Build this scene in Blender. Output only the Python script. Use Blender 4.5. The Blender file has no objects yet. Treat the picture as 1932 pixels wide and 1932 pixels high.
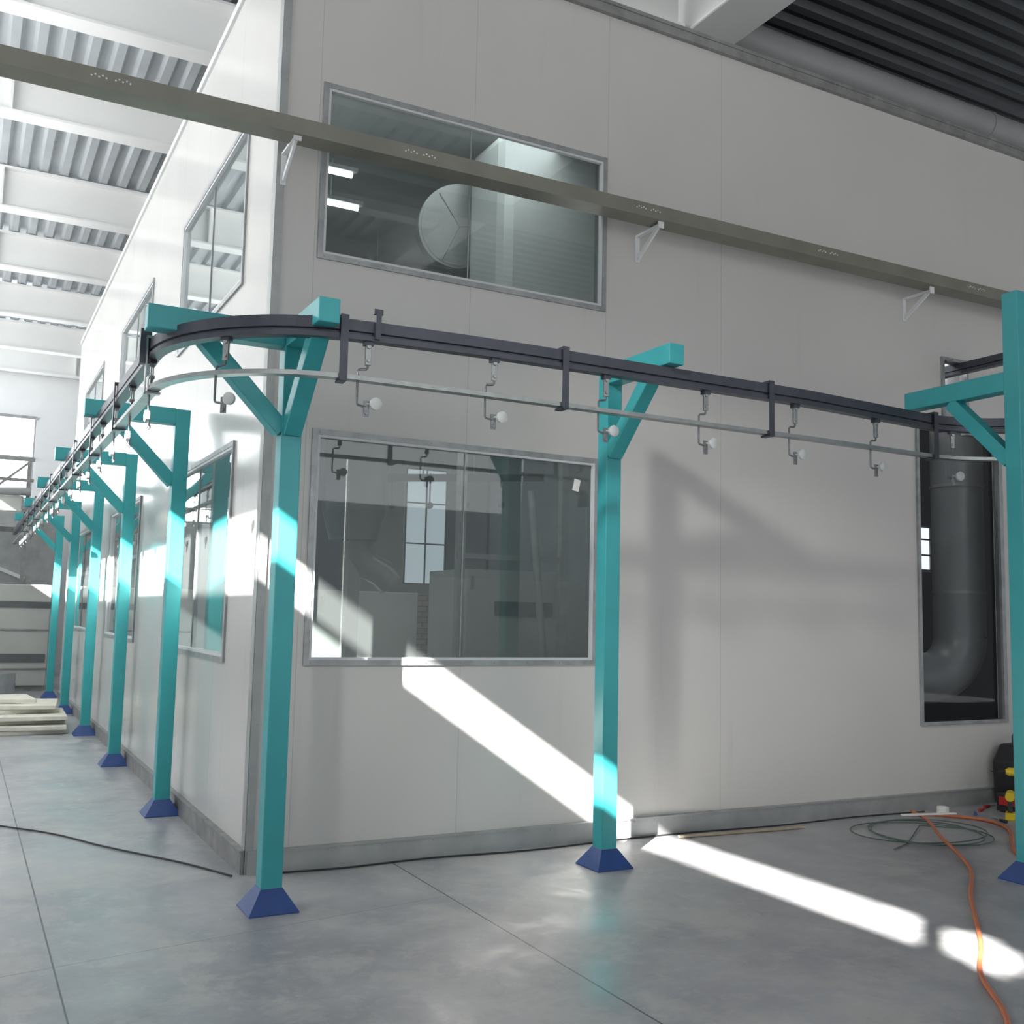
import bpy, math, random, bmesh
from mathutils import Vector, Matrix
random.seed(4)
S=bpy.context.scene
COL=S.collection
try: S.view_settings.view_transform='Standard'
except Exception: pass

# ------------------------------------------------------------------ materials
def newmat(name):
    m=bpy.data.materials.new(name); m.use_nodes=True
    nt=m.node_tree; b=nt.nodes["Principled BSDF"]
    return m,nt,b
def mat(name,col,rough=.5,metal=0.,var=.08,scale=3.,bump=0.,coord='Object',spec=.5,rvar=0.):
    m,nt,b=newmat(name)
    tc=nt.nodes.new("ShaderNodeTexCoord"); n=nt.nodes.new("ShaderNodeTexNoise")
    n.inputs['Scale'].default_value=scale; n.inputs['Detail'].default_value=4
    nt.links.new(tc.outputs[coord],n.inputs['Vector'])
    r=nt.nodes.new("ShaderNodeValToRGB"); c=r.color_ramp
    c.elements[0].position=.3; c.elements[1].position=.7
    c.elements[0].color=[x*(1-var) for x in col]+[1]; c.elements[1].color=[min(1,x*(1+var)) for x in col]+[1]
    nt.links.new(n.outputs['Fac'],r.inputs[0]); nt.links.new(r.outputs[0],b.inputs['Base Color'])
    b.inputs['Roughness'].default_value=rough; b.inputs['Metallic'].default_value=metal
    b.inputs['Specular IOR Level'].default_value=spec
    if bump:
        bp=nt.nodes.new("ShaderNodeBump"); bp.inputs['Strength'].default_value=bump; bp.inputs['Distance'].default_value=.01
        nt.links.new(n.outputs['Fac'],bp.inputs['Height']); nt.links.new(bp.outputs[0],b.inputs['Normal'])
    return m
def emat(name,col,st):
    m,nt,b=newmat(name); b.inputs['Base Color'].default_value=(*col,1)
    b.inputs['Emission Color'].default_value=(*col,1); b.inputs['Emission Strength'].default_value=st
    return m
def glassmat(name,tint=(.84,.87,.865),k=1.,add=.05,film=.065):
    m,nt,b=newmat(name); nt.nodes.remove(b)
    o=[n for n in nt.nodes if n.type=='OUTPUT_MATERIAL'][0]
    def M(op,a,c=None,cl=False):
        x=nt.nodes.new("ShaderNodeMath"); x.operation=op; x.use_clamp=cl
        for i,q in enumerate((a,c)):
            if q is None: continue
            if isinstance(q,(int,float)): x.inputs[i].default_value=q
            else: nt.links.new(q,x.inputs[i])
        return x.outputs[0]
    ge=nt.nodes.new("ShaderNodeNewGeometry"); vm=nt.nodes.new("ShaderNodeVectorMath"); vm.operation='DOT_PRODUCT'
    nt.links.new(ge.outputs['Normal'],vm.inputs[0]); nt.links.new(ge.outputs['Incoming'],vm.inputs[1])
    f5=M('POWER',M('SUBTRACT',1.0,M('ABSOLUTE',vm.outputs['Value'])),5.0)
    fac=M('ADD',M('MULTIPLY',f5,.95*k),add,True)
    t=nt.nodes.new("ShaderNodeBsdfTransparent"); t.inputs[0].default_value=(*tint,1)
    g=nt.nodes.new("ShaderNodeBsdfGlossy"); g.inputs['Roughness'].default_value=.015; g.inputs[0].default_value=(.92,.95,.95,1)
    mx=nt.nodes.new("ShaderNodeMixShader")
    nt.links.new(fac,mx.inputs[0])
    nt.links.new(t.outputs[0],mx.inputs[1]); nt.links.new(g.outputs[0],mx.inputs[2])
    d=nt.nodes.new("ShaderNodeBsdfDiffuse"); d.inputs[0].default_value=(.50,.54,.54,1)
    m2=nt.nodes.new("ShaderNodeMixShader"); m2.inputs[0].default_value=film
    nt.links.new(mx.outputs[0],m2.inputs[1]); nt.links.new(d.outputs[0],m2.inputs[2]); nt.links.new(m2.outputs[0],o.inputs[0])
    return m
def seammat(name,col,rough,axis,seams,eps=.002,spec=.5,sc=(.44,.44,.43,1)):
    m=mat(name,col,rough,0,.03,.7,0,'Object',spec)
    nt=m.node_tree; b=nt.nodes["Principled BSDF"]
    src=b.inputs['Base Color'].links[0].from_socket
    tc=nt.nodes.new("ShaderNodeTexCoord"); sp=nt.nodes.new("ShaderNodeSeparateXYZ"); nt.links.new(tc.outputs['Object'],sp.inputs[0])
    acc=None
    for s in seams:
        c=nt.nodes.new("ShaderNodeMath"); c.operation='COMPARE'; c.inputs[1].default_value=s; c.inputs[2].default_value=eps
        nt.links.new(sp.outputs[axis],c.inputs[0])
        if acc is None: acc=c.outputs[0]
        else:
            a=nt.nodes.new("ShaderNodeMath"); a.operation='MAXIMUM'; nt.links.new(acc,a.inputs[0]); nt.links.new(c.outputs[0],a.inputs[1]); acc=a.outputs[0]
    mp=nt.nodes.new("ShaderNodeMapping"); mp.inputs['Scale'].default_value=(5,5,.5); nt.links.new(tc.outputs['Object'],mp.inputs[0])
    n=nt.nodes.new("ShaderNodeTexNoise"); n.inputs['Scale'].default_value=1.2; n.inputs['Detail'].default_value=6; nt.links.new(mp.outputs[0],n.inputs[0])
    mr=nt.nodes.new("ShaderNodeMapRange"); mr.inputs[1].default_value=.62; mr.inputs[2].default_value=.85; mr.inputs[3].default_value=0; mr.inputs[4].default_value=.25
    nt.links.new(n.outputs[0],mr.inputs[0])
    m1=nt.nodes.new("ShaderNodeMix"); m1.data_type='RGBA'; m1.inputs[7].default_value=(.38,.38,.37,1)
    nt.links.new(mr.outputs[0],m1.inputs[0]); nt.links.new(src,m1.inputs[6])
    m2=nt.nodes.new("ShaderNodeMix"); m2.data_type='RGBA'; m2.inputs[7].default_value=sc
    nt.links.new(acc,m2.inputs[0]); nt.links.new(m1.outputs[2],m2.inputs[6]); nt.links.new(m2.outputs[2],b.inputs['Base Color'])
    return m

FS=[.26,1.41,2.56,3.68]
LS=[.05+1.15*i for i in range(13)]
M_front=seammat("panel_front",(.62,.61,.585),.34,0,FS)
M_left=seammat("panel_side",(.66,.65,.625),.2,1,LS)
M_inner=mat("booth_inner",(.30,.315,.315),.6)
M_dark=mat("dark_inner",(.13,.14,.145),.7)
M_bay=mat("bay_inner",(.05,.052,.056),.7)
M_hall=mat("hall_wall_paint",(.82,.83,.83),.7,0,.04,1)
M_galv=mat("galvanised",(.36,.375,.38),.42,.5,.18,9,.05)
M_galvd=mat("galvanised_dull",(.29,.29,.285),.55,.3,.2,7,.05)
M_galvl=mat("galvanised_light",(.40,.415,.41),.45,.35,.12,5,.03)
M_gasket=mat("white_gasket",(.66,.67,.68),.5,0,.05)
M_teal=mat("teal_paint",(.045,.39,.415),.35,0,.06,4,.02)
M_blue=mat("blue_paint",(.035,.085,.28),.4,0,.12,6)
M_rail=mat("dark_rail",(.07,.075,.095),.38,.4,.12,6)
M_silver=mat("zinc_silver",(.34,.36,.36),.38,.85,.12,12)
M_zinc=mat("zinc_hook",(.20,.21,.22),.35,.7,.2,20)
M_tray=mat("tray_olive",(.25,.245,.205),.45,.3,.10,3)
M_white=mat("white_paint",(.82,.83,.84),.5,0,.05)
M_cap=mat("cap_white",(.52,.55,.55),.25,0,.05)
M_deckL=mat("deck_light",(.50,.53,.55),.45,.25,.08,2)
M_deckR=mat("deck_dark",(.065,.073,.078),.45,.3,.15,2)  # unlit look of the deck over the booth is put into this colour
M_beamw=mat("beam_white",(.88,.88,.86),.5,0,.03,1)
M_pipe=mat("pipe_grey_white",(.36,.37,.37),.5,0,.06,2)
M_glass=glassmat("window_glass")
M_glassb=glassmat("window_glass_bay",(.93,.94,.94),.6,.01,.01)
M_glassL=glassmat("window_glass_side",(.80,.84,.84),1.3,.12,.07)
M_orange=mat("orange_hose",(.58,.17,.075),.5,0,.08,8)
M_black=mat("black_rubber",(.02,.02,.022),.5,0,.2,8)
M_wire=mat("green_wire",(.10,.15,.13),.5,0,.2,9)
M_foam=mat("foam_sheet",(.72,.70,.62),.8,0,.1,6)
M_machine=mat("machine_beige",(.50,.51,.485),.45,0,.06,2)
M_duct=mat("duct_grey",(.17,.175,.185),.35,.3,.08,3)
M_ductb=mat("duct_grey_paint",(.22,.225,.235),.30,.0,.06,3)
M_ductl=mat("duct_zinc",(.38,.40,.40),.35,.5,.12,4)
M_ductp=mat("duct_pale",(.40,.43,.425),.45,.1,.06,2)
M_yellow=mat("yellow_plastic",(.8,.6,.03),.4)
M_red=mat("red_plastic",(.5,.03,.03),.4)
M_bluep=mat("blue_plastic",(.06,.12,.3),.4)
M_wood=mat("wood_batten",(.45,.38,.28),.7,0,.2,6)
M_paper=mat("paper_white",(.85,.85,.82),.8)
M_tube=emat("lamp_tube",(.92,.97,1.),10)
M_day=emat("daylight_pane",(.80,.92,1.),.45)
M_day3=emat("daylight_small",(.90,.95,1.),1.2)
M_day2=emat("daylight_glazing",(.93,.97,1.),12)
def brickmat():
    m,nt,b=newmat("pale_brick"); t=nt.nodes.new("ShaderNodeTexBrick"); tc=nt.nodes.new("ShaderNodeTexCoord")
    mp=nt.nodes.new("ShaderNodeMapping"); mp.inputs['Rotation'].default_value=(math.pi/2,0,0); nt.links.new(tc.outputs['Object'],mp.inputs[0])
    nt.links.new(mp.outputs[0],t.inputs[0]); t.inputs['Scale'].default_value=3.2
    t.inputs['Color1'].default_value=(.45,.40,.33,1); t.inputs['Color2'].default_value=(.36,.32,.26,1); t.inputs['Mortar'].default_value=(.2,.19,.17,1)
    nt.links.new(t.outputs[0],b.inputs['Base Color']); b.inputs['Roughness'].default_value=.8; return m
M_brick=brickmat()

def floormat():
    m,nt,b=newmat("polished_concrete")
    N=nt.nodes.new; L=nt.links.new
    tc=N("ShaderNodeTexCoord"); sp=N("ShaderNodeSeparateXYZ"); L(tc.outputs['Object'],sp.inputs[0])
    def noise(sc,det,ro,dist=0):
        n=N("ShaderNodeTexNoise"); n.inputs['Scale'].default_value=sc; n.inputs['Detail'].default_value=det; n.inputs['Roughness'].default_value=ro; n.inputs['Distortion'].default_value=dist; L(tc.outputs['Object'],n.inputs[0]); return n.outputs[0]
    def rng(s,a,b_,c,d):
        r=N("ShaderNodeMapRange"); r.inputs[1].default_value=a; r.inputs[2].default_value=b_; r.inputs[3].default_value=c; r.inputs[4].default_value=d; L(s,r.inputs[0]); return r.outputs[0]
    def mix(f,a,col):
        x=N("ShaderNodeMix"); x.data_type='RGBA'; x.inputs[7].default_value=(*col,1)
        if f is not None: L(f,x.inputs[0])
        L(a,x.inputs[6]); return x.outputs[2]
    n1=noise(.8,10,.66); n2=noise(1.9,13,.72,.4); n3=noise(5,13,.8); n4=noise(22,6,.7)
    r=N("ShaderNodeValToRGB"); e=r.color_ramp.elements
    e[0].position=.38; e[0].color=(.28,.285,.31,1); e[1].position=.62; e[1].color=(.43,.435,.455,1); L(n1,r.inputs[0])
    c=mix(rng(n2,.49,.60,0,.65),r.outputs[0],(.52,.51,.49))
    c=mix(rng(n2,.46,.34,0,.42),c,(.255,.245,.235))
    c=mix(rng(n3,.52,.64,0,.42),c,(.57,.565,.55))
    c=mix(rng(n3,.45,.34,0,.28),c,(.22,.215,.21))
    c=mix(rng(n4,.58,.70,0,.20),c,(.26,.26,.26))
    def line(sock,val,eps):
        c=N("ShaderNodeMath"); c.operation='COMPARE'; c.inputs[1].default_value=val; c.inputs[2].default_value=eps; L(sock,c.inputs[0]); return c.outputs[0]
    def mth(op,a,bv):
        c=N("ShaderNodeMath"); c.operation=op
        for i,q in enumerate((a,bv)):
            if isinstance(q,(int,float)): c.inputs[i].default_value=q
            else: L(q,c.inputs[i])
        return c.outputs[0]
    l1=line(sp.outputs[0],-1.17,.004)
    l2=mth('MULTIPLY',line(sp.outputs[0],.93,.005),mth('LESS_THAN',sp.outputs[1],.3))
    sl=mth('SUBTRACT',sp.outputs[1],mth('MULTIPLY',sp.outputs[0],.18))
    l3=mth('MULTIPLY',line(sl,-1.09,.003),.6)
    l=mth('MAXIMUM',mth('MAXIMUM',l1,l2),mth('MULTIPLY',l3,mth('LESS_THAN',sp.outputs[0],.93)))
    L(mix(l,c,(.09,.09,.095)),b.inputs['Base Color'])
    L(rng(n2,.38,.62,.28,.52),b.inputs['Roughness'])
    bp=N("ShaderNodeBump"); bp.inputs['Strength'].default_value=.05; bp.inputs['Distance'].default_value=.01; L(n1,bp.inputs['Height']); L(bp.outputs[0],b.inputs['Normal'])
    return m
M_floor=floormat()

# ------------------------------------------------------------------ geometry builder
class B:
    def __init__(s): s.v=[]; s.f=[]
    def add(s,vs,fs):
        o=len(s.v); s.v+= [Vector(x) for x in vs]; s.f+=[[i+o for i in f] for f in fs]; return s
    def box(s,c,d,R=None):
        c=Vector(c); vs=[]
        for x in(-.5,.5):
            for y in(-.5,.5):
                for z in(-.5,.5):
                    p=Vector((x*d[0],y*d[1],z*d[2])); p=(R@p if R else p)+c; vs.append(p)
        return s.add(vs,[(0,1,3,2),(4,6,7,5),(0,4,5,1),(2,3,7,6),(0,2,6,4),(1,5,7,3)])
    def bar(s,p0,p1,w,h):
        p0=Vector(p0);p1=Vector(p1); a=(p1-p0); Ln=a.length; a.normalize()
        up=Vector((0,0,1)) if abs(a.z)<.99 else Vector((0,1,0))
        y=up.cross(a).normalized(); z=a.cross(y)
        R=Matrix((a,y,z)).transposed()
        return s.box((p0+p1)/2,(Ln,w,h),R)
    def cyl(s,p0,p1,r,n=20,r2=None,cap=True):
        p0=Vector(p0);p1=Vector(p1); a=(p1-p0).normalized(); r2=r if r2 is None else r2
        u=a.orthogonal().normalized(); w=a.cross(u); vs=[]
        for i in range(n):
            t=2*math.pi*i/n; d=u*math.cos(t)+w*math.sin(t); vs+=[p0+d*r,p1+d*r2]
        fs=[(2*i,2*((i+1)%n),2*((i+1)%n)+1,2*i+1) for i in range(n)]
        if cap: fs+=[[2*i for i in range(n)][::-1],[2*i+1 for i in range(n)]]
        return s.add(vs,fs)
    def tube(s,pts,r,n=8):
        pts=[Vector(p) for p in pts]; vs=[]; u=None
        for i,p in enumerate(pts):
            a=(pts[min(i+1,len(pts)-1)]-pts[max(i-1,0)]).normalized()
            u=a.orthogonal().normalized() if u is None else (u-a*u.dot(a)).normalized()
            w=a.cross(u)
            for k in range(n):
                t=2*math.pi*k/n; vs.append(p+(u*math.cos(t)+w*math.sin(t))*r)
        fs=[(i*n+k,i*n+(k+1)%n,(i+1)*n+(k+1)%n,(i+1)*n+k) for i in range(len(pts)-1) for k in range(n)]
        fs+=[list(range(n))[::-1],[(len(pts)-1)*n+k for k in range(n)]]
        return s.add(vs,fs)
    def sweep(s,path,prof):
        n=len(prof); vs=[]
        P=[Vector(p) for p in path]
        for i,p in enumerate(P):
            a=(P[min(i+1,len(P)-1)]-P[max(i-1,0)]); a.z=0; a.normalize(); nr=Vector((-a.y,a.x,0))
            for (u,z) in prof: vs.append(p+nr*u+Vector((0,0,z)))
        fs=[(i*n+k,i*n+(k+1)%n,(i+1)*n+(k+1)%n,(i+1)*n+k) for i in range(len(P)-1) for k in range(n)]
        fs+=[list(range(n))[::-1],[(len(P)-1)*n+k for k in range(n)]]
        return s.add(vs,fs)
    def prism(s,poly,axis,a,b):
        n=len(poly); vs=[]
        for t in(a,b):
            for (p,q) in poly:
                vs.append({0:(t,p,q),1:(p,t,q),2:(p,q,t)}[axis])
        return s.add(vs,[list(range(n))[::-1],[n+i for i in range(n)]]+[(i,(i+1)%n,n+(i+1)%n,n+i) for i in range(n)])
    def make(s,name,m,parent=None,loc=(0,0,0),bevel=0,smooth=False,rot=0):
        me=bpy.data.meshes.new(name); me.from_pydata([tuple(v) for v in s.v],[],s.f); me.update()
        bm=bmesh.new(); bm.from_mesh(me); bmesh.ops.recalc_face_normals(bm,faces=bm.faces); bm.to_mesh(me); bm.free()
        me.materials.append(m)
        if smooth:
            for p in me.polygons: p.use_smooth=True
            try: me.set_sharp_from_angle(angle=math.radians(40))
            except Exception: pass
        o=bpy.data.objects.new(name,me); COL.objects.link(o); o.location=loc; o.rotation_euler=(0,0,rot)
        if parent: o.parent=parent
        if bevel:
            bv=o.modifiers.new("bevel","BEVEL"); bv.width=bevel; bv.segments=2; bv.limit_method='ANGLE'
        return o
def tag(o,label,cat,group=None):
    o["label"]=label; o["category"]=cat
    if group: o["group"]=group
    return o
def empty(name,loc,label,cat,group=None,rot=0):
    o=bpy.data.objects.new(name,None); COL.objects.link(o); o.location=loc; o.rotation_euler=(0,0,rot); o.empty_display_size=.1
    tag(o,label,cat,group); return o
def struct(o,label=None,cat=None):
    o["kind"]="structure"
    if label: o["label"]=label
    if cat: o["category"]=cat
    return o
def dup(master,loc,rot):
    c=master.copy(); COL.objects.link(c); c.location=loc; c.rotation_euler=(0,0,rot)
    for ch in master.children:
        d=ch.copy(); COL.objects.link(d); d.parent=c
    return c

def wall(name,m,axis,off,th,a0,a1,z0,z1,holes,label):
    A=sorted({a0,a1,*[h[0] for h in holes],*[h[1] for h in holes]}); Zs=sorted({z0,z1,*[h[2] for h in holes],*[h[3] for h in holes]})
    def solid(i,j):
        if i<0 or j<0 or i>=len(A)-1 or j>=len(Zs)-1: return False
        ca=(A[i]+A[i+1])/2; cz=(Zs[j]+Zs[j+1])/2
        return not any(h[0]<ca<h[1] and h[2]<cz<h[3] for h in holes)
    b=B()
    def P(a,t,z): return (a,off+t,z) if axis==1 else (off+t,a,z)
    for i in range(len(A)-1):
        for j in range(len(Zs)-1):
            if not solid(i,j): continue
            x0,x1,q0,q1=A[i],A[i+1],Zs[j],Zs[j+1]
            for t in (0,th): b.add([P(x0,t,q0),P(x1,t,q0),P(x1,t,q1),P(x0,t,q1)],[(0,1,2,3)])
            for (di,dj,e) in ((-1,0,[(x0,q0),(x0,q1)]),(1,0,[(x1,q0),(x1,q1)]),(0,-1,[(x0,q0),(x1,q0)]),(0,1,[(x0,q1),(x1,q1)])):
                if not solid(i+di,j+dj):
                    b.add([P(e[0][0],0,e[0][1]),P(e[1][0],0,e[1][1]),P(e[1][0],th,e[1][1]),P(e[0][0],th,e[0][1])],[(0,1,2,3)])
    o=b.make(name,m)
    bm=bmesh.new(); bm.from_mesh(o.data); bmesh.ops.remove_doubles(bm,verts=bm.verts,dist=1e-4); bmesh.ops.recalc_face_normals(bm,faces=bm.faces); bm.to_mesh(o.data); bm.free()
    return struct(o,label,"wall")

# ------------------------------------------------------------------ booth shell
HZ=6.38
frontholes=[(.31,2.51,3.96,5.12),(.33,2.48,1.29,2.76),(5.96,7.05,.75,3.40),(6.32,6.62,3.40,4.08)]
LW=[(.87,3.32),(5.1,7.5),(9.5,11.9)]
leftholes=[(a,b_,3.97,5.17) for a,b_ in LW]+[(a,b_,1.27,2.77) for a,b_ in LW]
wall("wall_front",M_front,1,0,.05,0,11,0,HZ,frontholes,"off-white insulated panel wall of the spray booth with vertical seams")
wall("wall_side",M_left,0,0,.05,.05,13.4,0,HZ,leftholes,"off-white glossy panel wall of the booth lined with windows")
wall("wall_end",M_front,1,13.35,.05,0.05,11,0,HZ,[],"off-white panel end wall of the booth")
wall("wall_far_side",M_front,0,10.95,.05,.05,13.35,0,HZ,[],"off-white panel wall closing the far side of the booth")
struct(B().box((5.5,6.72,HZ-.03),(10.88,13.2,.04)).make("ceiling_booth",M_inner),"flat panel ceiling inside the booth","ceiling")
wall("wall_inner_back",M_inner,1,7.6,.05,.06,5.4,0,HZ-.06,[(4.05,4.7,2.05,3.75)],"grey partition wall inside the booth with an opening")
wall("wall_inner_cross",M_inner,0,5.45,.05,.06,7.6,0,HZ-.06,[],"grey partition wall inside the booth")
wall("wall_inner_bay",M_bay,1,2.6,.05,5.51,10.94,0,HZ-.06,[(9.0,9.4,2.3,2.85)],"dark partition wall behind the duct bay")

def ringY(b,x0,x1,z0,z1,w,yc,th):
    b.box(((x0+x1)/2,yc,z0+w/2),(x1-x0,th,w)); b.box(((x0+x1)/2,yc,z1-w/2),(x1-x0,th,w))
    b.box((x0+w/2,yc,(z0+z1)/2),(w,th,z1-z0-2*w)); b.box((x1-w/2,yc,(z0+z1)/2),(w,th,z1-z0-2*w))
def window_front(n,x0,x1,z0,z1,mull,lab):
    f=B(); w=.036
    ringY(f,x0,x1,z0,z1,w,-.008,.016)
    k=int((x1-x0)/.25)
    for i in range(k+1):
        x=x0+.05+(x1-x0-.1)*i/k
        for z in (z0+w/2,z1-w/2): f.cyl((x,-.016,z),(x,-.020,z),.006,8)
    o=f.make("window_%d"%n,M_galv); struct(o,lab,"window")
    g=B(); ringY(g,x0+w,x1-w,z0+w,z1-w,.017,.004,.03); g.make("gasket",M_gasket,o)
    B().box(((x0+x1)/2,.02,(z0+z1)/2),(x1-x0-2*w,.006,z1-z0-2*w)).make("glass_pane",M_glass,o)
    B().box((mull,.015,(z0+z1)/2),(.005,.012,z1-z0-.12)).make("mullion",M_galv,o)
    return o
w1=window_front(1,.28,2.55,3.93,5.15,1.39,"wide upper fixed glass window with galvanised flashing frame")
w2=window_front(2,.30,2.51,1.26,2.79,1.41,"wide lower fixed glass window with galvanised flashing frame")
n=3
def window_left(n,y0,y1,z0,z1,lab):
    w=.035; b=B()
    def ring(b,w,xc,th,d=0):
        a0,a1,q0,q1=y0+d,y1-d,z0+d,z1-d
        b.box((xc,(a0+a1)/2,q0+w/2),(th,a1-a0,w)); b.box((xc,(a0+a1)/2,q1-w/2),(th,a1-a0,w))
        b.box((xc,a0+w/2,(q0+q1)/2),(th,w,q1-q0-2*w)); b.box((xc,a1-w/2,(q0+q1)/2),(th,w,q1-q0-2*w))
    ring(b,w,-.008,.016)
    o=b.make("window_%d"%n,M_galv); struct(o,lab,"window")
    g=B(); ring(g,.02,.004,.028,.035); g.make("gasket",M_gasket,o)
    B().box((.02,(y0+y1)/2,(z0+z1)/2),(.006,y1-y0-.08,z1-z0-.08)).make("glass_pane",M_glassL,o)
    B().box((.015,(y0+y1)/2,(z0+z1)/2),(.012,.008,z1-z0-.13)).make("mullion",M_galv,o)
for a,b_ in LW:
    window_left(n,a-.03,b_+.03,3.94,5.20,"upper side window reflecting the bright roof"); n+=1
    window_left(n,a-.03,b_+.03,1.24,2.80,"lower side window beside the teal posts"); n+=1
b=B()
for (x0,x1,z0,z1) in [(5.93,5.96,.72,3.43),(7.05,7.10,.72,3.43),(5.96,7.05,.72,.75),(5.96,6.29,3.40,3.43),(6.65,7.05,3.40,3.43),(6.29,6.32,3.40,4.11),(6.62,6.65,3.40,4.11),(6.32,6.62,4.08,4.11)]:
    b.box(((x0+x1)/2,.01,(z0+z1)/2),(x1-x0,.07,z1-z0))
o=b.make("window_9",M_galv); struct(o,"tall stepped opening framed in thin galvanised metal","window")
B().box((6.505,.03,2.075),(1.08,.005,2.64)).make("glass_pane",M_glassb,o)
st=B().box((0,0,0),(.055,.002,.09)).make("paper_label",M_paper,w2,(2.33,.014,2.58)); st.rotation_euler=(0,.2,0)
b=B(); b.box((-.006,.04,HZ/2),(.012,.10,HZ)); b.box((.014,-.006,HZ/2),(.052,.012,HZ))
for z in [i*.35+.2 for i in range(18)]: b.cyl((.03,-.012,z),(.03,-.016,z),.005,8)
struct(b.make("trim_1",M_galvl),"galvanised corner flashing of the booth","trim")
b=B(); b.box((5.5,-.02,HZ-.02),(11.05,.04,.07)); b.box((5.5,.02,HZ+.03),(11.05,.14,.03))
struct(b.make("trim_2",M_galvd),"grey metal capping along the booth top","trim")
struct(B().box((-.012,6.7,HZ-.02),(.024,13.3,.07)).make("trim_3",M_gasket),"pale metal capping along the booth top","trim")
b=B(); b.box((5.5,-.018,.065),(11.0,.036,.13)); b.box((5.5,-.022,.135),(11.0,.044,.012))
for i in range(60): b.cyl((.15+i*.18,-.036,.115),(.15+i*.18,-.041,.115),.006,8)
struct(b.make("baseboard_front",M_galvl),"galvanised base channel along the booth wall","baseboard")
b=B(); b.box((-.018,6.7,.065),(.036,13.4,.13)); b.box((-.022,6.7,.135),(.044,13.4,.012))
struct(b.make("baseboard_side",M_galvd),"galvanised base channel along the booth wall","baseboard")

# ------------------------------------------------------------------ hall
struct(B().box((4,5,-.05),(30,46,.1)).make("floor",M_floor),"polished blue-grey concrete floor with saw-cut joints","floor")
zc=5.28
wall("wall_hall_outer",M_hall,0,-5.03,.03,-16,26,0,8.3,[(-9.12,-4.1,zc-.16,zc+.10),(-4.05,-1.5,zc-.24,zc+.26),(-1.25,1.2,zc-.22,zc+.20),(1.5,4.2,zc-.26,zc+.26),(4.5,7.2,zc-.2,zc+.26),(7.5,12,zc-.26,zc+.26),(-9.42,-9.28,zc-.14,zc+.08),(-9.62,-9.42,zc-.17,zc+.11),(-9.72,-9.62,zc-.1,zc+.06)],"painted hall wall with a narrow horizontal window slot")
wall("wall_hall_end",M_hall,1,22.4,.05,-5,12,0,8.3,[(-4,-.2,4.3,6.4)],"painted far end wall of the hall")
wall("wall_hall_back",M_hall,1,-16,.05,-5,14,0,8.3,[(-2,6,0,5.2),(8,13,2.5,6)],"painted rear hall wall with a large gate opening")
def deck(name,m,x0,x1,y0,y1,z,along,lab):
    p=.28; d=.07; prof=[]; a=x0 if along=='y' else y0; e=x1 if along=='y' else y1
    while a<e:
        prof+=[(a,z),(a+.10,z),(a+.14,z+d),(a+.24,z+d)]; a+=p
    vs=[];fs=[]
    for (q,zz) in prof:
        if along=='y': vs+=[(q,y0,zz),(q,y1,zz)]
        else: vs+=[(x0,q,zz),(x1,q,zz)]
    for i in range(len(prof)-1): fs.append((2*i,2*i+1,2*i+3,2*i+2))
    return struct(B().add(vs,fs).make(name,m),lab,"ceiling")
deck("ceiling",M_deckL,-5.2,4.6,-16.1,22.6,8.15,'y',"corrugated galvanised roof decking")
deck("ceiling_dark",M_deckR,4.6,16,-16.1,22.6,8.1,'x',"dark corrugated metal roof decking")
by=[-13.5,-10.5,-7.5,-4.5,-1.5,1.5,4.45,6.95,10.3,13.3,16.5,19.5,22.0]
for y in by:
    b=B(); b.box((-.35,y,7.82),(9.4,.03,.60)); b.box((-.35,y,7.51),(9.4,.26,.03)); b.box((-.35,y,8.12),(9.4,.26,.03))
    for xx in (-3.6,-1.5,.6,2.7): b.box((xx,y,7.82),(.03,.24,.58))
    tag(b.make("roof_beam",M_beamw),"white painted steel roof beam under corrugated decking","beam","white roof beams")
b=B(); b.prism([(4.42,7.5),(5.0,7.5),(5.0,8.14),(4.42,8.14)],1,-15.9,22)
tag(b.make("roof_girder",M_beamw,bevel=.02),"broad white girder crossing above the booth","beam")
b=B(); b.cyl((5.02,1.5,7.70),(15,1.5,7.70),.17,32)
b.cyl((9,1.5,7.70),(9.05,1.5,7.70),.18,32)
tag(b.make("roof_pipe",M_pipe,smooth=True),"long pale pipe under the dark roof decking","pipe")
b=B()
for z in (4.3,5.35,6.4): b.box((-2.1,22.36,z),(3.8,.06,.08))
for x in (-3.1,-2.1,-1.1): b.box((x,22.36,5.35),(.05,.05,2.1))
o=struct(b.make("window_10",M_galv),"bright clerestory window in the far wall","window")
B().box((-2.1,22.42,5.35),(3.7,.01,2.05)).make("glass_pane",M_day2,o)

# ------------------------------------------------------------------ teal posts
def post(loc,arms,zt=3.30,top=None,lab=""):
    e=empty("support_post",loc,lab,"post","teal conveyor support posts")
    top=top or zt; za=zt-.06
    B().box((0,0,(.10+top)/2),(.116,.116,top-.10)).make("column",M_teal,e,bevel=.006)
    b=B(); s=.135
    b.add([(-s,-s,0),(s,-s,0),(s,s,0),(-s,s,0),(-s,-s,.008),(s,-s,.008),(s,s,.008),(-s,s,.008),(-.06,-.06,.12),(.06,-.06,.12),(.06,.06,.12),(-.06,.06,.12)],
          [(0,3,2,1),(0,1,5,4),(1,2,6,5),(2,3,7,6),(3,0,4,7),(4,5,9,8),(5,6,10,9),(6,7,11,10),(7,4,8,11),(8,9,10,11)])
    b.make("foot",M_blue,e)
    for (dx,dy,Ln) in arms:
        d=Vector((dx,dy,0))
        B().bar(d*.056+Vector((0,0,za)),d*Ln+Vector((0,0,za)),.114,.13).make("arm",M_teal,e,bevel=.006)
        B().bar(d*.045+Vector((0,0,za-.54)),d*.50+Vector((0,0,za-.07)),.10,.092).make("brace",M_teal,e,bevel=.005)
    return e
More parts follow.
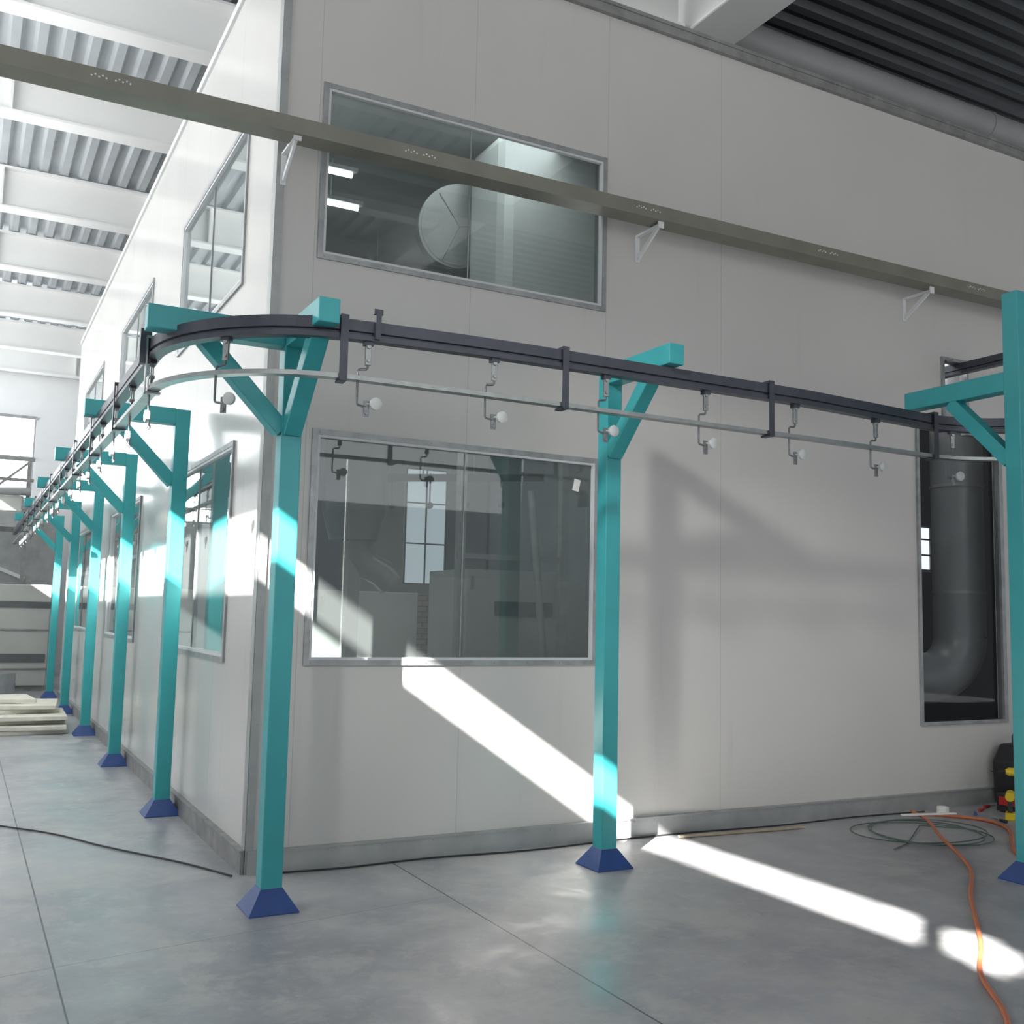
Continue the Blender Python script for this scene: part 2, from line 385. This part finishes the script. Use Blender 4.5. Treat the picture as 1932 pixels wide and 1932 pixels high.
post((-.07,-.78,0),[(0,-1,.66),(-1,0,.80)],zt=3.21,lab="teal square steel post with two braced arms at the booth corner")
post((2.16,-.68,0),[(0,-1,.74)],lab="teal square steel post with blue pyramid foot, sunlit near its base")
post((4.47,-2.08,0),[(0,1,.88)],top=3.84,lab="taller teal post carrying the rail on a braced arm")
for y in (2.12,4.92,7.7,10.6,13.5):
    post((-.15,y,0),[(-1,0,.74)],zt=3.21,lab="teal square steel post with blue foot standing along the booth side")

# ------------------------------------------------------------------ conveyor
R=.87; XL=-.77; YF=-1.33
L1=4.5-(XL+R)
def pathpt(s):
    if s<0:
        a=min(-s/R,math.pi/2); rest=-s-a*R
        c=Vector((4.5,YF-R)); p=Vector((c.x+R*math.sin(a),c.y+R*math.cos(a)))
        if rest>0: p.y-=rest
        return p,-a+math.pi
    if s<=L1: return Vector((4.5-s,YF)),math.pi
    s2=s-L1; A=R*math.pi/2
    if s2<=A:
        a=s2/R; c=Vector((XL+R,YF+R)); return Vector((c.x-R*math.sin(a),c.y-R*math.cos(a))),math.pi-a
    return Vector((XL,YF+R+(s2-A))),math.pi/2
def dz(s):
    if s<0: return -.03
    t=min(1,max(0,(s-3.2)/3.0)); t=t*t*(3-2*t)
    u=min(1,max(0,(1.2-s)/1.2))
    return -.06*t-.03*u
def samples(s0,s1,k=1):
    out=[]; s=s0
    while s<s1: out.append(s); s+=.06
    out.append(s1)
    return [(*pathpt(q)[0],dz(q)*k) for q in out]
conv=empty("conveyor_track",(0,0,0),"dark overhead conveyor rail with silver guide rail round the corner","conveyor")
prof=[(-.034,3.06),(-.034,3.085),(-.018,3.09),(-.018,3.10),(-.032,3.105),(-.032,3.165),(.032,3.165),(.032,3.105),(.018,3.10),(.018,3.09),(.034,3.085),(.034,3.06)]
B().sweep(samples(-4.0,22.5),prof).make("upper_rail",M_rail,conv)
B().sweep(samples(-4.0,22.5,.25),[(-.032,2.828),(-.032,2.852),(-.028,2.852),(-.028,2.832),(.028,2.832),(.028,2.852),(.032,2.852),(.032,2.828)]).make("guide_rail",M_silver,conv)
def tobr(s,name="drop_bracket",m=M_rail):
    p,h=pathpt(s); d=dz(s); t=3.183+d; bt=2.812+d*.25
    b=B(); b.box((0,-.045,(t+bt)/2),(.042,.007,t-bt)); b.box((0,-.01,t-.008),(.042,.078,.016)); b.box((0,-.005,bt+.006),(.042,.088,.012))
    return b.make(name,m,conv,(p.x,p.y,0),rot=h+math.pi)
tobr(-.04)
for x in (2.97,1.39,.04): tobr(4.5-x)
for k,y in enumerate((-.47,.9,2.3,3.7,5.1,6.5,7.9,9.3,10.7,12.1)):
    tobr(L1+R*math.pi/2+y-(YF+R), m=M_silver if k==0 else M_rail)
p,h=pathpt(4.5-.22); B().box((0,-.04,3.12),(.03,.03,.14)).box((.0,-.04,3.20),(.05,.02,.03)).make("rail_clip",M_rail,conv,(p.x,p.y,0),rot=h+math.pi)
p,h=pathpt(L1+R*math.pi/2+.02); B().box((0,-.05,3.07),(.05,.06,.2)).make("rail_clip",M_rail,conv,(p.x,p.y,0),rot=h+math.pi)

def hanger():
    e=empty("conveyor_hanger",(0,0,0),"small zinc conveyor hanger with cranked rod and round white cap","hanger","hangers spaced along the conveyor rail")
    B().box((-.0,-.006,2.995),(.032,.006,.13)).box((0,.006,2.995),(.032,.006,.13)).cyl((0,-.018,3.03),(0,.018,3.03),.013,16).cyl((0,-.016,2.955),(0,.016,2.955),.011,12).make("trolley_plate",M_silver,e,bevel=.002)
    B().box((0,0,3.05),(.05,.04,.03)).make("trolley_block",M_rail,e)
    r=B(); r.tube([(0,0,2.95),(0,0,2.915),(-.006,0,2.907),(-.046,0,2.902),(-.053,0,2.894),(-.054,0,2.80),(-.054,0,2.722),(-.048,0,2.712),(-.03,0,2.708),(-.004,0,2.705)],.0065,8)
    r.make("cranked_rod",M_zinc,e,smooth=True)
    B().box((0,0,2.695),(.032,.010,.085)).cyl((0,-.010,2.67),(0,.010,2.67),.011,12).make("hook_plate",M_zinc,e,bevel=.002)
    c=B(); c.cyl((0.045,-.03,2.722),(0.045,-.008,2.722),.034,24,.031); c.cyl((.045,-.034,2.722),(.045,-.03,2.722),.028,24,.034); c.cyl((0,0,2.722),(.045,-.01,2.722),.006,8)
    c.make("round_cap",M_cap,e,smooth=True)
    return e
hm=hanger(); s0=.53
p,h=pathpt(s0); hm.location=(p.x,p.y,dz(s0)); hm.rotation_euler=(0,0,h+math.pi)
for k in range(-2,26):
    if k==0: continue
    q=s0+.757*k; p,h=pathpt(q); dup(hm,(p.x,p.y,dz(q)*.8),h+math.pi)

e=empty("exit_rail",(6.47,0,3.95),"dark rail coming out of the booth slot","conveyor")
B().sweep([(0,1.5,0),(0,0,0),(0,-1.2,0),(0,-2.4,0)],[(-.035,0),(-.035,.03),(-.02,.035),(-.032,.04),(-.032,.10),(.032,.10),(.032,.04),(.02,.035),(.035,.03),(.035,0)]).make("rail",M_rail,e)
B().box((0,-.05,.115),(.25,.10,.03)).make("mount_plate",M_galv,e)

# ------------------------------------------------------------------ cable tray and brackets
t=empty("cable_tray",(3,0,4.60),"olive-grey metal cable tray running along the booth wall","cable tray")
t.rotation_euler=(0,-.007,0)
pr=[(-.18,0),(-.35,0),(-.35,.105),(-.345,.105),(-.345,.005),(-.185,.005),(-.185,.105),(-.18,.105)]
B().prism(pr,0,-7.9,7.5).make("channel",M_tray,t)
for xc in (-2.95,-1.1,.83,2.68,4.5,6.35):
    for g in (-.085,.045):
        b=B()
        for i in range(5): b.cyl((g+i*.02,-.3505,.055+.010*(i%2)),(g+i*.02,-.352,.055+.010*(i%2)),.0055,8)
        b.make("hole_row",M_white,t,(xc-3,0,0))
for xc in (-1.0,.0,2.55,5.4): B().box((0,-.3515,.0525),(.004,.002,.105)).make("joint",M_galvd,t,(xc-3,0,0))
for xc in (.03,2.84,5.81):
    e=empty("shelf_bracket",(xc,0,4.6),"white triangular steel bracket under the cable tray","bracket","white tray brackets")
    b=B(); b.box((0,-.16,-.022),(.035,.30,.016)); b.box((0,-.008,-.12),(.035,.016,.22)); b.make("angle",M_white,e,bevel=.002)
    B().bar((0,-.02,-.20),(0,-.28,-.03),.016,.035).make("strut",M_white,e)
    B().box((0,-.315,-.02),(.05,.012,.06)).make("end_clip",M_white,e)

# ------------------------------------------------------------------ booth interior
e=empty("exhaust_duct",(7.26,.62,0),"fat grey painted exhaust duct with elbow behind the opening","duct")
B().cyl((0,0,1.50),(0,0,6.3),.25,64).make("riser",M_ductb,e,smooth=True)
pts=[(-.42+.42*math.cos(a),.10*(1-math.cos(a)),1.50-.42*math.sin(a)) for a in [i*math.pi/2/14 for i in range(15)]]+[(-.9,.22,1.08)]
B().tube(pts,.25,64).make("elbow",M_ductb,e,smooth=True)
B().cyl((0,0,1.93),(0,0,1.955),.258,64).make("joint_ring",M_galvd,e,smooth=True)
B().cyl((0,0,3.0),(0,0,3.03),.26,64).make("joint_ring",M_galvd,e,smooth=True)
B().box((-.7,.15,.42),(.1,.3,.84)).box((-.7,.15,.02),(.4,.4,.04)).make("stand",M_duct,e)

def cabinet(loc,d,lab,panel=True):
    e=empty("machine_cabinet",loc,lab,"machine")
    B().box((0,0,d[2]/2+.06),(d[0],d[1],d[2]-.12)).make("body",M_machine,e,bevel=.01)
    for sx in (-1,1):
        for sy in (-1,1): B().box((0,0,.05),(.06,.06,.1)).make("foot",M_dark,e,(sx*(d[0]/2-.06),sy*(d[1]/2-.06),0))
    if panel: B().box((.1,-d[1]/2-.008,d[2]*.8),(d[0]*.6,.015,.16)).make("dark_panel",M_dark,e)
    B().box((-d[0]/2+.06,-d[1]/2-.02,d[2]*.93),(.02,.03,.14)).make("handle",M_galvd,e)
    return e
cabinet((1.62,2.9,0),(1.0,.9,1.80),"white powder booth cabinet seen through the lower window",False)
cabinet((3.72,4.0,0),(1.2,1.0,2.1),"white machine cabinet with dark display panel behind glass")
e=empty("filter_hopper",(1.22,1.75,0),"dark conical filter hopper with round outlet","hopper")
B().cyl((0,0,2.45),(0,0,3.1),.27,32).cyl((0,0,2.2),(0,0,2.45),.20,32,.27).make("cone",M_duct,e,smooth=True)
B().tube([(.03,0,2.25),(.05,0,2.1),(.12,0,2.0),(.25,-.02,1.94),(.34,-.04,1.85)],.12,24).make("outlet_hose",M_duct,e,smooth=True)
B().box((0,0,1.0),(.1,.1,2.1)).box((0,0,.02),(.4,.4,.04)).make("stand",M_duct,e)
e=empty("steel_support_frame",(2.75,2.9,0),"grey steel frame standing inside the booth","frame")
B().box((0,0,1.7),(.08,.08,3.4)).box((1.2,0,1.7),(.08,.08,3.4)).box((.6,0,3.36),(1.3,.08,.08)).box((.6,0,2.2),(1.3,.04,.05)).make("frame",M_galvl,e)
B().cyl((.75,-.1,2.9),(1.05,-.1,.0),.04,16).make("leaning_pipe",M_galvl,e,smooth=True)
e=empty("inner_conveyor",(2.6,5.2,3.3),"dark conveyor rail with rods inside the booth","conveyor")
B().bar((-.3,0,-.1),(2.4,0,.12),.06,.09).make("rail",M_rail,e)
for x in (.0,.7,1.4,2.1): B().cyl((x,0,-.06+.08*x),(x,0,3.0),.012,8).make("suspension_rod",M_galvd,e)
for x in (.3,.8,1.3,1.8): B().cyl((x,0,-.02+.08*x),(x,0,-.40+.08*x),.01,8).cyl((x,-.02,-.42+.08*x),(x,.02,-.42+.08*x),.04,16).make("hook",M_zinc,e)
e=empty("round_elbow_duct",(2.75,3.2,5.70),"large round zinc duct end under the booth ceiling","duct")
q=Vector((-.25,-.95,-.25)).normalized()
B().cyl(q*0,q*.14,.43,64).cyl(-q*.35,q*0,.40,64).cyl(q*.14,q*.15,.40,64).make("drum",M_ductl,e,smooth=True)
for k_ in range(3):
    a=k_*2.1+.4; u=q.orthogonal().normalized(); w_=q.cross(u); dd=u*math.cos(a)+w_*math.sin(a)
    B().bar(q*.155,q*.155+dd*.39,.014,.006).make("rib",M_galvl,e)
e=empty("rectangular_duct",(3.2,2.3,5.4),"pale rectangular duct box dropping from the booth ceiling","duct")
B().box((0,0,-.05),(1.15,.8,1.8)).make("box",M_ductp,e,bevel=.12)
e=empty("diagonal_duct",(1.7,3.9,5.0),"slanting rectangular duct under the booth ceiling","duct")
B().bar((-.5,0,-.65),(1.9,1.0,.85),.35,.16).make("box",M_galvl,e,bevel=.01)
for (x,y,z) in ((1.48,3.6,5.85),(1.20,3.0,5.92),(3.6,6.2,5.95)):
    e=empty("tube_lamp",(x,y,z),"lit fluorescent tube lamp under the booth ceiling","lamp","booth tube lamps")
    B().cyl((-.3,0,0),(.3,0,0),.03,12).make("tube",M_tube,e,smooth=True)
    B().box((0,0,.05),(.7,.06,.04)).make("housing",M_dark,e)
    B().cyl((.0,0,.07),(.0,0,6.33-z),.008,8).make("suspension_rod",M_galv,e)
def bright(n,x,y,z,w_,h_,lab,m=M_day):
    b=B(); ringY(b,x-w_/2,x+w_/2,z-h_/2,z+h_/2,.02,y,.03); b.box((x,y,z),(.02,.02,h_)); b.box((x,y,z+.2*h_),(w_,.02,.02)); b.box((x,y,z-.15*h_),(w_,.02,.02))
    o=struct(b.make("window_%d"%n,M_dark),lab,"window"); B().box((x,y+.02,z),(w_-.01,.004,h_-.01)).make("glass_pane",m,o)
bright(11,4.375,7.57,2.9,.67,1.72,"bright daylit window in the inner partition")
bright(12,9.2,2.57,2.575,.42,.57,"small daylit window behind the grey duct",M_day3)
o=B().box((4.4,7.3,.95),(.8,.12,1.9)).make("brick_pier",M_brick); tag(o,"low pale brick wall inside the booth","wall")

# ------------------------------------------------------------------ floor clutter
def cat(pts,k=10):
    P=[Vector(p) for p in pts]; P=[P[0]*2-P[1]]+P+[P[-1]*2-P[-2]]; out=[]
    for i in range(1,len(P)-2):
        for j in range(k):
            t=j/k; a,b_,c,d=P[i-1],P[i],P[i+1],P[i+2]
            out.append(.5*((2*b_)+(c-a)*t+(2*a-5*b_+4*c-d)*t*t+(3*b_-a-3*c+d)*t**3))
    out.append(P[-2]); return out
r=.0125
tag(B().tube(cat([(5.55,-.22,r+.03),(5.35,-.55,r+.03),(4.9,-1.05,r+.03),(4.38,-1.70,r),(3.75,-2.2,r),(3.04,-2.81,r),(2.6,-3.15,r),(2.21,-3.57,r),(1.7,-3.9,r)]),r,10).make("air_hose",M_orange,smooth=True),"orange rubber air hose snaking across the concrete floor","hose")
tag(B().tube(cat([(5.6,-.20,r),(5.8,-.35,r),(5.95,-.62,r),(5.8,-.95,r),(5.3,-1.35,r),(5.02,-1.64,r),(4.9,-2.3,r),(4.5,-3.2,r),(3.6,-3.9,r),(2.3,-3.9,r)]),r,10).make("air_hose",M_orange,smooth=True),"orange rubber air hose looping near the tools","hose")
pts=[]
for i in range(110):
    a=i/110*2*math.pi*3; rr=.47+.06*math.sin(i*.27); pts.append((5.03+rr*math.cos(a)*1.05+.04*math.sin(i*.1),-.78+rr*math.sin(a)*.9,.008+.006*(i/36)))
tag(B().tube(pts+[(5.2,-.6,.02),(4.6,-1.0,.008),(4.35,-1.1,.008)],.005,6).make("wire_coil",M_wire,smooth=True),"loose coil of dark green wire on the floor","wire")
tag(B().tube(cat([(-2.2,3.2,.008),(-1.28,2.04,.008),(-.95,1.6,.008),(-.67,1.05,.008),(-.3,.42,.008),(-.09,-.03,.008)]),.006,8).make("power_cable",M_black,smooth=True),"thin black cable lying on the concrete floor","cable")
tag(B().tube(cat([(.1,-.06,.008),(.6,-.10,.008),(1.2,-.07,.008),(1.9,-.12,.008),(2.6,-.08,.008),(3.3,-.07,.008),(4.2,-.12,.008),(5.0,-.09,.008),(5.8,-.14,.008)]),.006,8).make("power_cable",M_black,smooth=True),"thin black cable along the booth base","cable")
tag(B().bar((3.15,-.17,.012),(4.3,-.26,.012),.03,.018).make("wood_batten",M_wood,bevel=.003),"thin wooden batten lying beside the base channel","wood")
tag(B().cyl((5.9,-.25,.0),(5.9,-.25,.06),.05,20).cyl((5.9,-.25,.06),(5.9,-.25,.065),.03,20).make("tape_roll",M_paper,smooth=True),"small white tape roll on the floor","tape roll")
tag(B().bar((5.25,-.38,.06),(5.75,-.50,.06),.03,.012).make("plastic_strip",M_paper),"white plastic strip lying across the hose","strip")
e=empty("tool_case",(6.75,-.52,0),"dark plastic tool case with red front lying on the floor","tool case")
B().box((0,0,.085),(.55,.36,.15)).box((0,0,.006),(.5,.32,.012)).make("shell",M_black,e,bevel=.01)
B().box((0,-.185,.10),(.4,.01,.06)).make("front_panel",M_red,e,bevel=.004)
B().box((-.28,0,.10),(.01,.3,.07)).make("side_panel",M_red,e,bevel=.004)
B().tube([(-.1,-.18,.07),(-.1,-.23,.07),(.1,-.23,.07),(.1,-.18,.07)],.012,8).make("handle",M_black,e)
def drill(loc,rot,lab,m):
    e=empty("cordless_drill",loc,lab,"drill","cordless drills",rot)
    B().cyl((-.1,0,.19),(.09,0,.19),.036,20).cyl((.09,0,.19),(.12,0,.19),.036,20,.02).make("motor_housing",m,e,smooth=True)
    B().cyl((.12,0,.19),(.17,0,.19),.02,16,.012).cyl((.17,0,.19),(.24,0,.19),.004,8).make("chuck",M_black,e,smooth=True)
    B().bar((-.03,0,.17),(-.06,0,.06),.035,.05).make("grip",M_black,e,bevel=.008)
    B().box((-.05,0,.03),(.13,.075,.06)).make("battery",m,e,bevel=.008)
drill((6.58,-.50,.161),2.5,"yellow and black cordless drill on the tool case",M_yellow)
drill((6.28,-.62,0),.6,"yellow cordless drill standing on the floor",M_yellow)
drill((6.90,-.55,.161),.2,"red cordless drill on the tool case",M_red)
e=empty("tool_bag",(7.05,-.19,0),"black canvas tool bag with carrying handle against the wall","bag")
B().prism([(-.24,0),(.24,0),(.26,.38),(.15,.54),(-.15,.54),(-.26,.38)],1,-.12,.13).make("bag_body",M_black,e,bevel=.03)
B().tube(cat([(-.12,0,.53),(-.1,0,.63),(.1,0,.63),(.12,0,.53)]),.014,8).make("handle",M_black,e,smooth=True)
B().box((0,-.13,.34),(.34,.02,.14)).make("pocket",M_bluep,e,bevel=.005)
for i,(x,y) in enumerate([(6.1,-.42),(6.3,-.30),(6.05,-.75),(6.42,-.86),(6.5,-.2)]):
    a=random.uniform(0,3)
    e=empty("screwdriver",(x,y,0),"small screwdriver scattered on the floor near the tool case","tool","scattered hand tools",a)
    B().cyl((0,0,.014),(.09,0,.012),.014,10,.011).make("handle",[M_bluep,M_red,M_black][i%3],e,smooth=True)
    B().cyl((.09,0,.011),(.2,0,.008),.004,8).make("blade",M_zinc,e)
for i,(x,y,z,a,w,l) in enumerate([(-.95,8.6,0,.05,1.2,1.5),(-.70,8.45,.055,-.08,.8,1.3),(-.95,8.75,.11,.08,1.1,1.4),(-.72,8.5,.165,-.03,.8,1.2),(-1.0,8.9,.22,.2,1.0,1.2),(-.8,8.8,.275,-.10,.8,1.1),(-1.1,9.0,.33,.08,.8,.9)]):
    o=B().box((0,0,.027),(w,l,.053)).make("foam_sheet",M_foam,None,(x,y,z),bevel=.008,rot=a)
    tag(o,"off-white insulation sheet in an untidy stack","sheet","stack of insulation sheets")
e=empty("washing_tunnel",(-1.3,15.9,0),"long beige metal machine casing with dark openings","machine")
B().box((0,0,1.05),(2.4,1.6,1.9)).make("body",M_machine,e,bevel=.02)
B().box((.7,-.81,.62),(.9,.02,.16)).make("dark_opening",M_dark,e)
B().box((.45,-.81,1.62),(1.5,.02,.12)).make("dark_opening",M_dark,e)
B().cyl((.2,-.80,1.35),(.2,-.83,1.35),.10,20).make("round_port",M_dark,e)
B().box((0,0,.05),(2.3,1.5,.1)).make("plinth",M_galvd,e)
B().box((0,-.81,1.15),(2.4,.03,.03)).make("edge_strip",M_galvd,e)
B().box((0,-.81,.42),(2.4,.03,.03)).make("edge_strip",M_galvd,e)
e=empty("pipe_rack",(-1.2,18.0,0),"dark steel rack with crossing pipes in the far hall","rack")
b=B()
for x in (-.9,-.1,.7): b.box((x,0,2.4),(.08,.08,4.8))
for z in (3.2,3.7,4.3,4.75): b.box((-.1,0,z),(1.8,.06,.07))
b.bar((-.9,.0,3.2),(.7,0,4.7),.05,.05).bar((-.9,0,4.7),(.7,0,3.3),.05,.05)
b.make("frame",M_galvd,e)
B().cyl((-.9,-.1,3.95),(.75,-.1,4.05),.09,16).make("pipe",M_pipe,e,smooth=True)
B().cyl((-.5,-.12,3.1),(-.45,-.12,4.7),.07,16).make("pipe",M_silver,e,smooth=True)
B().box((.35,-.15,3.45),(.5,.2,.4)).make("control_box",M_galvl,e,bevel=.01)
e=empty("storage_drum",(-1.1,13.9,0),"low galvanised drum beside the stacked sheets","drum")
B().cyl((0,0,0),(0,0,.42),.42,32).cyl((0,0,.2),(0,0,.23),.43,32).make("drum",M_ductl,e,smooth=True)
e=empty("oven_casing",(-1.6,20.2,0),"grey oven casing with a sloping rail on its side","machine")
B().box((0,0,2.0),(3.6,2.2,4.0)).make("body",M_galvl,e,bevel=.02)
B().bar((-1.5,-1.15,3.3),(1.2,-1.15,2.2),.1,.08).make("diagonal_rail",M_white,e)
e=empty("cross_channel",(-1.5,9.6,3.02),"beige sheet metal cross channel beside the conveyor","duct")
B().box((-.2,0,0),(1.45,.3,.2)).box((-.2,0,.105),(1.5,.34,.01)).make("channel",M_machine,e)
B().box((-.8,0,-1.56),(.1,.1,2.92)).make("leg",M_machine,e)

# ------------------------------------------------------------------ lights
sd=bpy.data.lights.new("sun","SUN"); sd.energy=48; sd.angle=math.radians(.6); sd.color=(1,.97,.92)
so=bpy.data.objects.new("sun",sd); COL.objects.link(so)
so.rotation_euler=Vector((1,.83,-.661)).to_track_quat('-Z','Y').to_euler()
def area(loc,dr,sx,sy,P,col=(1,1,1)):
    l=bpy.data.lights.new("window_light","AREA"); l.shape='RECTANGLE'; l.size=sx; l.size_y=sy; l.energy=P; l.color=col
    o=bpy.data.objects.new("window_light",l); COL.objects.link(o); o.location=loc
    z=-Vector(dr).normalized(); x=Vector((0,1,0)) if abs(z.y)<.9 else Vector((1,0,0)); y=z.cross(x).normalized(); x=y.cross(z)
    o.rotation_euler=Matrix((x,y,z)).transposed().to_euler(); return o
area((-4.9,10,6.4),(1,0,.45),24,1.8,900,(.98,.99,1))  # added fill standing in for unseen daylight high on the left
area((-4.4,10,5.5),(.5,0,1),24,1.0,330,(.99,.99,1))  # added upward fill that brightens the roof beams and deck
area((-4.9,5,2.6),(1,0,.35),20,2.4,220,(.98,.99,1))  # added low fill from the left side
area((3,-14.8,5.5),(0,1,-.1),14,3,220,(.99,.99,1))  # added soft fill from behind the camera
area((2.0,2.0,6.2),(0,.5,-1),2.2,2.4,60,(.96,1,1))  # added fill inside the booth, beyond what the tube lamps give
def lamp(kind,loc,P,rad,tgt=None,ang=None,col=(1,1,1)):  # added point and spot fills, no fixtures behind them
    l=bpy.data.lights.new("hall_lamp",kind); l.energy=P; l.shadow_soft_size=rad; l.color=col
    o=bpy.data.objects.new("hall_lamp",l); COL.objects.link(o); o.location=loc
    if tgt is not None:
        l.spot_size=math.radians(ang); l.spot_blend=1.0
        o.rotation_euler=(Vector(tgt)-Vector(loc)).to_track_quat('-Z','Y').to_euler()
lamp('POINT',(6.1,.5,4.5),34,.15)  # added fill hidden above the opening to model the exhaust duct
lamp('POINT',(3.0,1.0,3.7),10,.2)  # added fill for the booth interior behind the front windows
lamp('SPOT',(-4.7,-5.5,6.4),1700,.35,(3.8,0,1.7),20,(1,.99,.97))  # added spot that lays a soft glow on the front wall
lamp('SPOT',(-4.7,-7.5,6.8),900,.3,(1.4,0,.9),14,(1,.99,.97))  # second added spot, glow low on the front wall
w=bpy.data.worlds.new("world"); S.world=w; w.use_nodes=True
bg=w.node_tree.nodes["Background"]; bg.inputs[0].default_value=(.87,.92,1,1); bg.inputs[1].default_value=.47

# ------------------------------------------------------------------ camera
X=Vector((3654,-279,-1940)).normalized(); Y=Vector((-1046,-174,-1940)); Y=(Y-X*Y.dot(X)).normalized(); Z=X.cross(Y)
Mx=Matrix((X,Y,Z))
cd=bpy.data.cameras.new("camera"); cd.sensor_width=36; cd.sensor_height=36; cd.sensor_fit='HORIZONTAL'; cd.lens=36*1940/1932
co=bpy.data.objects.new("camera",cd); COL.objects.link(co)
co.matrix_world=Matrix.Translation((-1.649,-6.445,1.6))@Mx.to_4x4()
S.camera=co
